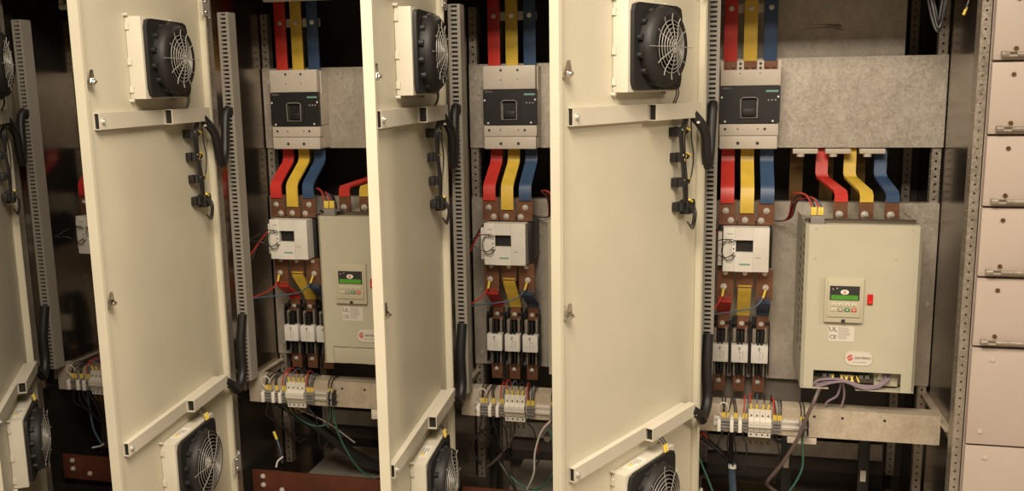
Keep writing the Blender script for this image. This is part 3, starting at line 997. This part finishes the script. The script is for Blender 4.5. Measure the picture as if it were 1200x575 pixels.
def drive(k):
    B = (-.033, 0, DZ0)
    lab = {2: 'cream wall-mounted drive with closed cover, cut off by third beige door', 3: 'cream drive almost wholly hidden behind the rightmost open door', 4: 'large cream drive with open bottom showing purple wires, in right-hand cabinet'}[k]
    e = thing('motor_drive', lab, 'motor drive', (B[0] + OFF[k], B[1], B[2]), 'cream motor drives')

    def shell():
        g = G()
        c = .010
        # front sheet with folded edges; lower middle left open
        oz = .650
        ox0, ox1 = -.162, .094
        t = .002
        g.box(ox0, ox1, DY, DY + t, oz, DZ1)
        for (xa, xb, sg) in ((DX0 + c, ox0, 0), (ox1, DX1 - c, 0)):
            g.box(xa, xb, DY, DY + t, DZ0, DZ1)
        g.prism([(DX0 + c, DY), (DX0, DY + c), (DX0 + t, DY + c + t), (DX0 + c, DY + t)], 'z', DZ0, DZ1)
        g.prism([(DX1 - c, DY), (DX1, DY + c), (DX1 - t, DY + c + t), (DX1 - c, DY + t)], 'z', DZ0, DZ1)
        g.box(DX0, DX0 + t, DY + c, .088, DZ0, DZ1)
        g.box(DX1 - t, DX1, DY + c, .088, DZ0, DZ1)
        g.box(DX0 + t, DX1 - t, -.06, .088, DZ1 - .008, DZ1 - .006)
        g.box(DX0 + t, DX1 - t, DY + .004, -.14, DZ1 - .008, DZ1 - .006)
        # return lips at the bottom
        g.box(DX0 + t, -.115, DY + .001, DY + .06, DZ0, DZ0 + t)
        g.box(-.035, DX1 - t, DY + .001, DY + .06, DZ0, DZ0 + t)
        return g
    sh = build('enclosure', 'drive_cream', e, shell, B, 'dvs')
    build('rear_chassis', 'plate_zinc', e, lambda: G().box(DX0 + .004, DX1 - .004, -.02, .088, DZ0 + .07, DZ1 - .01), B, 'dvr')
    for i in range(14):
        z = .70 + i * .0275
        build('louvre', 'rubber_black', sh, lambda: G().prism([(-.20, z), (-.17, z + .006), (-.17, z + .012), (-.20, z + .006)], 'x', DX0 - .0008, DX0 + .0005), B, 'dvl%d' % i)
        if i < 13:
            build('louvre', 'rubber_black', sh, lambda: G().prism([(-.10, z), (-.06, z + .006), (-.06, z + .012), (-.10, z + .006)], 'x', DX0 - .0008, DX0 + .0005), B, 'dvm%d' % i)
    for i, (x, z) in enumerate(((.112, .6), (-.185, .6), (.062, 1.005), (-.17, 1.005), (DX0 + .03, 1.095), (DX1 - .03, 1.095))):
        build('screw', 'steel', sh, lambda: G().screw(x, DY, z, .003), B, 'dvw%d' % i)
    # keypad
    kx0, kx1, kz0, kz1 = -.139, -.0265, .807, .946
    kp = build('keypad', 'drive_frame', e, lambda: G().box(kx0, kx1, DY - .011, DY, kz0, kz1, .0025).box(kx0 + .008, kx1 - .008, DY - .0145, DY - .010, kz0 + .018, kz1 - .010, .0015), B, 'dvk')
    build('display_panel', 'print_black', kp, lambda: G().box(-.125, -.039, DY - .0158, DY - .0142, .878, .922), B, 'dvd')
    build('display', 'lcd_green', kp, lambda: G().box(-.121, -.043, DY - .0166, DY - .0156, .880, .894), B, 'dvg')
    build('emblem', 'label_white', kp, lambda: G().prism(ellipse(-.082, .9035, .012, .0075), 'y', DY - .0168, DY - .0156), B, 'dve')
    build('emblem', 'logo_red', kp, lambda: G().box(-.086, -.078, DY - .0174, DY - .0166, .9045, .9065).box(-.086, -.078, DY - .0174, DY - .0166, .900, .902).box(-.0835, -.0805, DY - .0174, DY - .0166, .902, .9045), B, 'dvf')
    for i, x in enumerate((-.116, -.104)):
        build('indicator', 'label_white', kp, lambda: G().cyl((x, DY - .0165, .912 + .003 * i), (x, DY - .0155, .912 + .003 * i), .0016, 8), B, 'dvi%d' % i)
    for r in range(2):
        for c in range(4):
            x = -.112 + c * .0195
            z = .864 - r * .0155
            mm = 'key_cream'
            if r == 1 and c == 2:
                mm = 'key_green'
            if r == 1 and c == 3:
                mm = 'key_red'
            if r == 1 and c == 1:
                mm = 'print_grey'
            kk = build('key', mm, kp, lambda: G().box(x - .0075, x + .0075, DY - .0172, DY - .0142, z - .0048, z + .0048, .001), B, 'dvq%d%d' % (r, c))
            build('key_print', 'print_grey' if mm == 'key_cream' else 'label_white', kp, lambda: G().box(x - .003, x + .003, DY - .0176, DY - .0171, z - .0015, z + .0015), B, 'dvp%d%d' % (r, c))
    build('latch_notch', 'print_black', kp, lambda: G().box(-.088, -.077, DY - .0118, DY - .0105, .807, .817), B, 'dvn')
    s_ = build('rocker_switch', 'switch_red', e, lambda: G().box(-.0145, .0015, DY - .004, DY, .864, .896, .001).prism([(DY - .004, .868), (DY - .008, .868), (DY - .0055, .880), (DY - .004, .892)], 'x', -.012, -.001), B, 'dvx')
    build('lamp', 'switch_glow', s_, lambda: G().cyl((-.0065, DY - .0085, .873), (-.0065, DY - .007, .873), .004, 10), B, 'dvy')
    # rating sticker
    st = build('rating_sticker', 'sticker_cream', e, lambda: G().box(-.122, -.047, DY - .0008, DY, .745, .793), B, 'dvz')
    build('certification_mark', 'print_black', st, lambda: text_g('UL', .020, -.109, DY - .001, .782), B, 'dvul')
    build('certification_mark', 'print_black', st, lambda: text_g('CE', .017, -.109, DY - .001, .758), B, 'dvce')

    def lines():
        g = G()
        rr = random.Random(3)
        for i in range(7):
            z = .788 - i * .0055
            g.box(-.094, -.094 + rr.uniform(.025, .042), DY - .0013, DY - .0007, z - .0008, z + .0008)
        return g
    build('small_print', 'print_grey', st, lines, B, 'dvsp')
    # maker's oval badge
    bd = build('badge', 'sticker_cream', e, lambda: G().prism([(-.031 + .040 * (abs(math.cos(q)) ** .6) * (1 if math.cos(q) > 0 else -1), .694 + .023 * (abs(math.sin(q)) ** .6) * (1 if math.sin(q) > 0 else -1)) for q in [2 * math.pi * i / 36 for i in range(36)]], 'y', DY - .0012, DY), B, 'dvb')
    build('badge_ring', 'drive_frame', bd, lambda: G().tube([(-.031 + .040 * (abs(math.cos(q)) ** .6) * (1 if math.cos(q) > 0 else -1), DY - .001, .694 + .023 * (abs(math.sin(q)) ** .6) * (1 if math.sin(q) > 0 else -1)) for q in [2 * math.pi * (i + .5) / 36 for i in range(36)]], .001, 5, 1, True), B, 'dvbr')
    build('emblem', 'logo_red', bd, lambda: G().prism([(-.066, .695), (-.058, .7035), (-.048, .7035), (-.052, .699), (-.0585, .699), (-.060, .6965), (-.048, .6965), (-.047, .695)], 'y', DY - .002, DY - .0012).prism([(-.066, .6935), (-.052, .6935), (-.052, .691), (-.063, .691), (-.060, .6855), (-.054, .6855), (-.047, .692), (-.047, .6935)], 'y', DY - .002, DY - .0012), B, 'dvem')
    build('lettering', 'print_black', bd, lambda: text_g('SANTERNO', .0105, -.019, DY - .0016, .6945, sx=.88), B, 'dvlt')
    build('small_print', 'print_grey', bd, lambda: G().box(-.048, -.008, DY - .0018, DY - .0011, .681, .6822), B, 'dvls')
    if k != 4:
        cv = build('bottom_cover', 'drive_cream', e, lambda: G().box(-.1605, .0925, DY - .001, DY + .001, .592, .6475, .0008).box(-.1605, .0925, DY + .001, DY + .05, .592, .594), B, 'dvcv')
    else:
        ck = build('circuit_board', 'pcb_green', e, G().box(-.160, .02, DY + .035, DY + .038, .618, .70), B)
        for i in range(9):
            x = -.15 + i * .018
            build('connector', 'terminal_grey' if i % 3 else 'rubber_black', ck, G().box(x, x + .013, DY + .022, DY + .035, .622, .634, .001), B)
        for i, x in enumerate((-.105, -.098, -.078, -.072, -.066, -.056, -.049, -.040, -.032)):
            build('ferrule', 'ferrule_yellow', ck, G().cyl((x, DY + .025, .632), (x + .008 * (-1) ** i, DY + .014, .612), .0027, 6), B)
        build('internal_cover', 'drive_frame', e, G().box(.022, .09, DY + .03, DY + .034, .60, .70).box(.03, .055, DY + .022, DY + .03, .62, .66, .003), B)
        pts = [[(-.165, DY + .01, .598), (-.14, DY + .006, .617), (-.08, DY + .004, .622), (-.02, DY + .004, .606), (.03, DY + .008, .607), (.062, DY + .02, .625), (.066, DY + .028, .66)],
               [(-.150, DY + .014, .592), (-.12, DY + .010, .612), (-.06, DY + .007, .614), (-.02, DY + .002, .603), (.02, DY + .004, .600), (.05, DY + .014, .616), (.056, DY + .026, .655)],
               [(-.160, DY + .012, .585), (-.12, DY + .003, .606), (-.07, DY + .002, .616), (-.02, DY - .002, .600), (.01, DY + .004, .597), (.04, DY + .016, .612), (.05, DY + .026, .65)]]
        for i, p in enumerate(pts):
            build('cable', 'wire_purple', e, G().tube(p, .0042, 7, 5), B)
    # control wires on top
    tb = build('top_connector', 'terminal_grey', e, lambda: G().box(-.185, -.145, -.205, -.185, DZ1 - .006, DZ1 + .022, .001), B, 'dvtc')
    build('top_bracket', 'panel_zinc', e, lambda: G().box(-.195, .125, -.16, -.157, DZ1 - .02, DZ1 + .008), B, 'dvtb')
    for i, (x, c_) in enumerate(((-.180, 'wire_red'), (-.172, 'wire_black'), (-.160, 'wire_red'), (-.152, 'wire_blue'))):
        ww = build('wire', c_, e, lambda: G().tube([(x, -.195, 1.128), (x - .003, -.197, 1.158), (x - .022, -.185, 1.192 - .004 * i), (x - .055 + .006 * i, -.14, 1.190 - .008 * i), (-.232 + .006 * i, -.05, 1.155), (-.236 + .004 * i, .0, 1.10), (-.25, .04, 1.078), (-.29, .07, 1.075), (-.33, .086, 1.085)], .0026, 6), B, 'dvww%d' % i)
        build('ferrule', 'ferrule_yellow', ww, lambda: G().box(x - .0045, x + .0035, -.2005, -.190, 1.131, 1.156, .001), B, 'dvwf%d' % i)


for k in (2, 3, 4):
    drive(k)

# busbars feeding the drives, coming forward from behind the plate
for k in (2, 4):
    for i, (col, xt, xb) in enumerate((('red', -.133, -.088), ('yellow', -.045 if k == 2 else -.042, -.012), ('blue', .062, .064))):
        if k == 2 and col == 'blue':
            continue
        xt, xb = {'red': (-.127, -.089), 'yellow': (-.038, -.014), 'blue': (.058, .062)}[col]
        if k == 2:
            xt, xb = {'red': (-.090, -.142), 'yellow': (-.012, -.066)}[col]
        B = (xb, -.12, 1.11)
        e = thing('busbar', '%s sleeved busbar coming down onto the cream drive in %s' % (col, WH[k]), 'busbar', (xb + OFF[k], B[1], B[2]), 'busbars feeding the drives')
        build('sleeve', col + '_sleeve', e, lambda: G().strip([(xt - xb, .116, 1.335), (xt - xb, .115, 1.232), (xt - xb + .003, .104, 1.217), (-.002, -.104, 1.194), (0, -.117, 1.183), (0, -.118, 1.163)], xb - .0195, xb + .0195, .008), B, 'df%d' % k + col)
        build('copper_end', 'copper', e, lambda: G().box(xb - .021, xb + .021, -.119, -.113, 1.096, 1.170), B, 'dfe%d' % k + col)
        build('bolt', 'steel', e, lambda: G().bolt(xb - .004, -.119, 1.124, .0085, .007), B, 'dfb%d' % k + col)
for i, x in enumerate((-.185, -.082, .025)):
    o = build('standoff_insulator', 'breaker_beige', None, G().box(-.040, .040, -.012, .012, 0, .016, .003).cyl((-.014, 0, -.010), (-.014, 0, .0), .013, 12), key='stand')
    o.location = (x, .078, 1.299)
    tag(o, ('left', 'middle', 'right')[i] + ' beige insulator under the upper plate of right-hand cabinet', 'insulator', 'insulators under the plate')
for i, x in enumerate((-.20, -.10, .005)):  # solid bars added to imitate busbar reflections behind the drive feed
    o = build('busbar_reflection', 'brass_dull', None, G().box(-.022, .022, -.004, .004, 0, .40), key='rearbar')
    o.location = (x, .22, 1.02)
    tag(o, ('left', 'middle', 'right')[i] + ' dull bar imitating a reflection behind the drive busbars, right-hand cabinet', 'busbar', 'bars imitating reflections')

# ------------------------------------------------------------------ copper earth bars low in the cabinets
for k in (1, 2, 3):
    B = (-.15, -.222, .06)
    e = thing('earth_bar', 'reddish copper earth bar with bolts across the bottom of ' + WH[k], 'busbar', (B[0] + OFF[k], B[1], B[2]), 'copper earth bars')
    build('bar', 'earth_copper', e, lambda: G().box(-.51, .222, -.222, -.214, .066, .164, .001), B, 'eb')
    for i, (x, z) in enumerate(((-.468, .141), (-.468, .108), (-.395, .094), (.02, .15), (.10, .10))):
        build('bolt', 'steel', e, lambda: G().bolt(x, -.222, z, .0075, .007), B, 'ebb%d' % i)
    build('hole', 'print_black', e, lambda: G().cyl((-.28, -.2226, .148), (-.28, -.2215, .148), .004, 10), B, 'ebh')


# ------------------------------------------------------------------ loose cables below the rails
def cable(k, label, c_, pts, r=.003, cat='cable', name='cable', parts=None, n=7):
    P = [(p[0] + OFF[k], p[1], p[2]) for p in pts]
    mid = P[len(P) // 2]
    o = build(name, c_, None, G().tube(P, r, n, 6), mid)
    o.location = mid
    tag(o, label, cat)
    return o


for k in (2, 3):
    o = cable(k, 'thick black cable bundle slanting down below the cross rail in ' + WH[k], 'rubber_black',
          [(-.44, -.13, .40), (-.40, -.10, .36), (-.30, -.06, .27), (-.20, -.02, .17), (-.12, .02, .11), (-.02, .06, .085)] if k == 2 else
          [(-.42, -.12, .40), (-.425, -.10, .30), (-.43, -.08, .19), (-.44, -.06, .07)], .020 if k == 2 else .012)
cable(2, 'thin green wire sagging from the terminals in second cabinet from left', 'wire_green', [(-.20, -.20, .44), (-.205, -.19, .38), (-.235, -.17, .335), (-.29, -.16, .325), (-.34, -.15, .34), (-.40, -.14, .375)], .0028)
cable(2, 'green wire curving down to the floor in second cabinet from left', 'wire_green', [(-.19, -.20, .44), (-.19, -.18, .34), (-.17, -.15, .24), (-.13, -.12, .15), (-.07, -.1, .105), (.02, -.1, .10)], .0034)
cable(2, 'long grey cable sloping from terminals to right in second cabinet from left', 'wire_white', [(-.44, -.13, .425), (-.40, -.13, .39), (-.34, -.12, .36), (-.26, -.09, .31), (-.18, -.04, .22)], .0026)
o = cable(2, 'short blue lead with yellow sleeve low in second cabinet from left', 'wire_blue', [(-.452, -.15, .285), (-.442, -.15, .26), (-.425, -.16, .22), (-.420, -.16, .17)], .003)
build('sleeve', 'ferrule_yellow', o, G().cyl((-.452 + OFF[2], -.15, .287), (-.441 + OFF[2], -.151, .258), .005, 8), tuple(o.location))
cable(2, 'black cables lying on the floor of second cabinet from left', 'rubber_black', [(-.10, -.04, .073), (-.04, -.06, .09), (.02, -.09, .12), (.06, -.06, .14), (.12, -.04, .075)], .012)
cable(2, 'white tie tail standing above the earth bar in second cabinet from left', 'zip_white', [(-.43, -.19, .165), (-.427, -.18, .185), (-.41, -.17, .20)], .003)
cable(2, 'pale yellow wire tail hanging beside the second door', 'wire_white', [(-.520, -.345, .30), (-.516, -.352, .27), (-.512, -.350, .235), (-.507, -.350, .205)], .003)
cable(3, 'thin pale wire curving down at right of third cabinet from left', 'wire_white', [(-.19, -.22, .43), (-.23, -.21, .38), (-.255, -.20, .30), (-.262, -.19, .22), (-.29, -.17, .15)], .0035)
cable(3, 'thin red wire behind the pale wire in third cabinet from left', 'wire_red', [(-.185, -.21, .435), (-.225, -.20, .39), (-.245, -.19, .34), (-.25, -.18, .29)], .003)
cable(3, 'green wire looping low at right of third cabinet from left', 'wire_green', [(-.19, -.20, .24), (-.22, -.18, .18), (-.27, -.16, .145), (-.32, -.14, .15), (-.36, -.12, .17)], .003)
cable(3, 'short green wire by the rightmost door edge in third cabinet from left', 'wire_green', [(-.205, -.21, .40), (-.195, -.21, .36), (-.185, -.21, .32)], .0035)
cable(3, 'grey control cable crossing below the terminals in third cabinet from left', 'wire_brown', [(-.33, -.17, .40), (-.34, -.16, .34), (-.38, -.14, .27), (-.42, -.12, .22), (-.45, -.1, .19)], .005)
cable(3, 'black control cable bending left below the terminals in third cabinet', 'rubber_black', [(-.37, -.18, .41), (-.42, -.17, .37), (-.47, -.17, .33), (-.485, -.17, .28), (-.46, -.15, .22)], .0045)
cable(3, 'black cable running over the bottom plate of third cabinet from left', 'rubber_black', [(-.41, -.1, .22), (-.37, -.12, .17), (-.34, -.13, .12), (-.325, -.14, .05)], .006)
o = cable(3, 'small pale cable gland hanging in the dark of third cabinet', 'label_white', [(-.245, 0, .29), (-.245, -.02, .288), (-.243, -.035, .284)], .012, 'gland', 'cable_gland', n=10)
cable(1, 'pair of dark wires hanging under the terminals in far left cabinet', 'wire_blue', [(-.40, -.19, .42), (-.41, -.17, .33), (-.40, -.17, .25), (-.37, -.17, .19)], .004)
cable(1, 'white tie above the earth bar in far left cabinet', 'zip_white', [(-.40, -.19, .185), (-.37, -.18, .19), (-.355, -.18, .20)], .003)

# right-hand cabinet
cable(4, 'brown-purple cable running from the drive down past the terminals', 'wire_brown', [(-.135, DY + .02, .60), (-.155, -.245, .56), (-.178, -.25, .50), (-.205, -.245, .42), (-.245, -.22, .33), (-.285, -.19, .255), (-.28, -.15, .22), (-.23, -.12, .17), (-.18, -.1, .10)], .0062)
cable(4, 'green wire bowing down beside the brown cable in right-hand cabinet', 'wire_green', [(-.185, -.205, .42), (-.180, -.19, .37), (-.178, -.17, .30), (-.20, -.15, .23), (-.24, -.12, .15), (-.26, -.1, .08)], .0036)
cable(4, 'green wire leaving the bottom left corner of right-hand cabinet', 'wire_green', [(-.515, -.24, .36), (-.495, -.23, .31), (-.47, -.21, .24), (-.44, -.19, .15)], .0036)
cable(4, 'thick black cable under the terminals of right-hand cabinet', 'rubber_black', [(-.51, -.18, .40), (-.47, -.16, .36), (-.425, -.13, .31), (-.405, -.1, .27), (-.40, -.08, .2)], .009)
cable(4, 'thin red wire at far left under the rail of right-hand cabinet', 'wire_red', [(-.535, -.20, .35), (-.51, -.19, .385), (-.495, -.18, .40), (-.48, -.17, .38)], .004)
cable(4, 'black cable dropping straight down beside the blue bundle', 'rubber_black', [(-.405, -.18, .41), (-.402, -.14, .33), (-.40, -.1, .25), (-.40, -.08, .1)], .008)
o = cable(4, 'blue wire bundle with white tie standing in the base of right-hand cabinet', 'wire_blue', [(-.397, -.12, .275), (-.397, -.11, .23), (-.392, -.1, .17), (-.385, -.1, .06)], .013, 'wire bundle')
build('cable_tie', 'zip_white', o, G().cyl((-.397, -.121, .262), (-.397, -.1195, .274), .0145, 12), tuple(o.location))
cable(4, 'black cable leaving under the terminals towards the right', 'rubber_black', [(-.262, -.2, .42), (-.265, -.19, .395), (-.235, -.17, .385), (-.20, -.15, .40)], .0055)
for i, (pts, l_) in enumerate((([(-.075, -.20, .600), (-.085, -.20, .56), (-.115, -.19, .53), (-.12, -.17, .47)], 'thin purple wire dropping left below the open drive'),
                          ([(-.068, -.20, .600), (-.062, -.19, .56), (-.068, -.18, .52), (-.09, -.16, .46)], 'pale purple wire dropping straight below the open drive'))):
    cable(4, l_, 'wire_purple', pts, .0035)
for i, x in enumerate((-.21, .045)):
    e = thing('support_strut', ('left' if i == 0 else 'right') + ' black strut with beige tag below the rail of right-hand cabinet', 'strut', (x, .06, .03), 'black struts')
    build('strut', 'rubber_black', e, G().box(-.018, .018, -.01, .01, 0, .375, .002))
    build('tag', 'label_white', e, G().box(-.010, .008, -.0115, -.0101, .175 - .03 * i, .215 - .03 * i))
o = build('base_insulation', 'brass_dull', None, G().box(-.16, .16, -.08, .08, 0, .05, .006))
o.location = (-.34, .12, .03)
tag(o, 'dull yellowish block on the base plate of right-hand cabinet', 'block')
o = build('rail_connector', 'breaker_beige', None, G().box(-.045, .045, -.01, .01, -.012, .012, .003))
o.location = (-.185, -.187, .404)
tag(o, 'small beige clip under the cross rail of right-hand cabinet', 'clip', None)
o = build('rail_connector', 'label_white', None, G().box(-.025, .025, -.012, .012, -.018, .018, .003).box(-.012, .012, -.013, -.011, -.006, .006))
o.location = (-.02 + OFF[2], -.187, .398)
tag(o, 'white socket block under the cross rail of second cabinet', 'clip', None)
# dangling black wires at the top right
e = thing('hanging_leads', 'black leads with a yellow ferrule dangling at top right post', 'wiring', (.17, -.2, 1.70))
B = (.17, -.2, 1.70)
for i, p in enumerate(([(.125, -.14, 1.80), (.138, -.16, 1.735), (.150, -.17, 1.685), (.160, -.17, 1.70), (.175, -.17, 1.80)], [(.118, -.14, 1.80), (.135, -.15, 1.72), (.149, -.165, 1.675), (.158, -.17, 1.69), (.168, -.17, 1.80)], [(.13, -.13, 1.80), (.145, -.15, 1.74), (.152, -.165, 1.70), (.165, -.16, 1.80)])):
    build('lead', 'wire_black', e, G().tube(p, .0045, 7, 5), B)
build('lead', 'wire_black', e, G().tube([(.215, -.24, 1.79), (.211, -.245, 1.75), (.203, -.25, 1.728)], .003, 6), B)
build('ferrule', 'ferrule_yellow', e, G().cyl((.207, -.247, 1.733), (.199, -.25, 1.712), .004, 8), B)
# red strap of the far left cabinet
# ------------------------------------------------------------------ withdrawable drawer unit at the right
DB = (.55, -.35, 0)
e = thing('drawer_cabinet', 'beige drawer unit with chrome handles at right edge of the row', 'cabinet', DB)
build('carcass', 'drawer_paint', e, G().box(.256, .86, -.33, .45, 0.0, 2.05), DB)
lines = [2.0, 1.781, 1.581, 1.381, 1.1815, .982, .779, .484, .10]
for i in range(len(lines) - 1):
    z1, z0 = lines[i] - .003, lines[i + 1] + .003
    big = i in (6, 7) or i == 0
    d = build('drawer', 'drawer_paint', e, G().box(.2575, .858, -.352, -.3305, z0, z1, .003), DB)
    for (x, z) in ((.312, z1 - .033), (.80, z1 - .033), (.292 if big else .313, z0 + (.040 if big else .030)), (.80, z0 + .035)):
        build('screw', 'brass_dull' if not big else 'steel', d, G().cyl((x, -.352, z), (x, -.3555, z), .006, 10), DB)
    if not big:
        zz = z0 + .015
        build('handle', 'post_zinc', d, G().cyl((.280, -.366, zz), (.62, -.366, zz), .0062, 12).cyl((.286, -.352, zz), (.286, -.366, zz), .005, 8).cyl((.612, -.352, zz), (.612, -.366, zz), .005, 8), DB)
        build('handle_tip', 'post_zinc', d, G().cyl((.274, -.366, zz), (.290, -.366, zz), .0085, 12), DB)
        build('handle_band', 'chrome', d, G().cyl((.292, -.366, zz), (.312, -.366, zz), .0075, 12), DB)
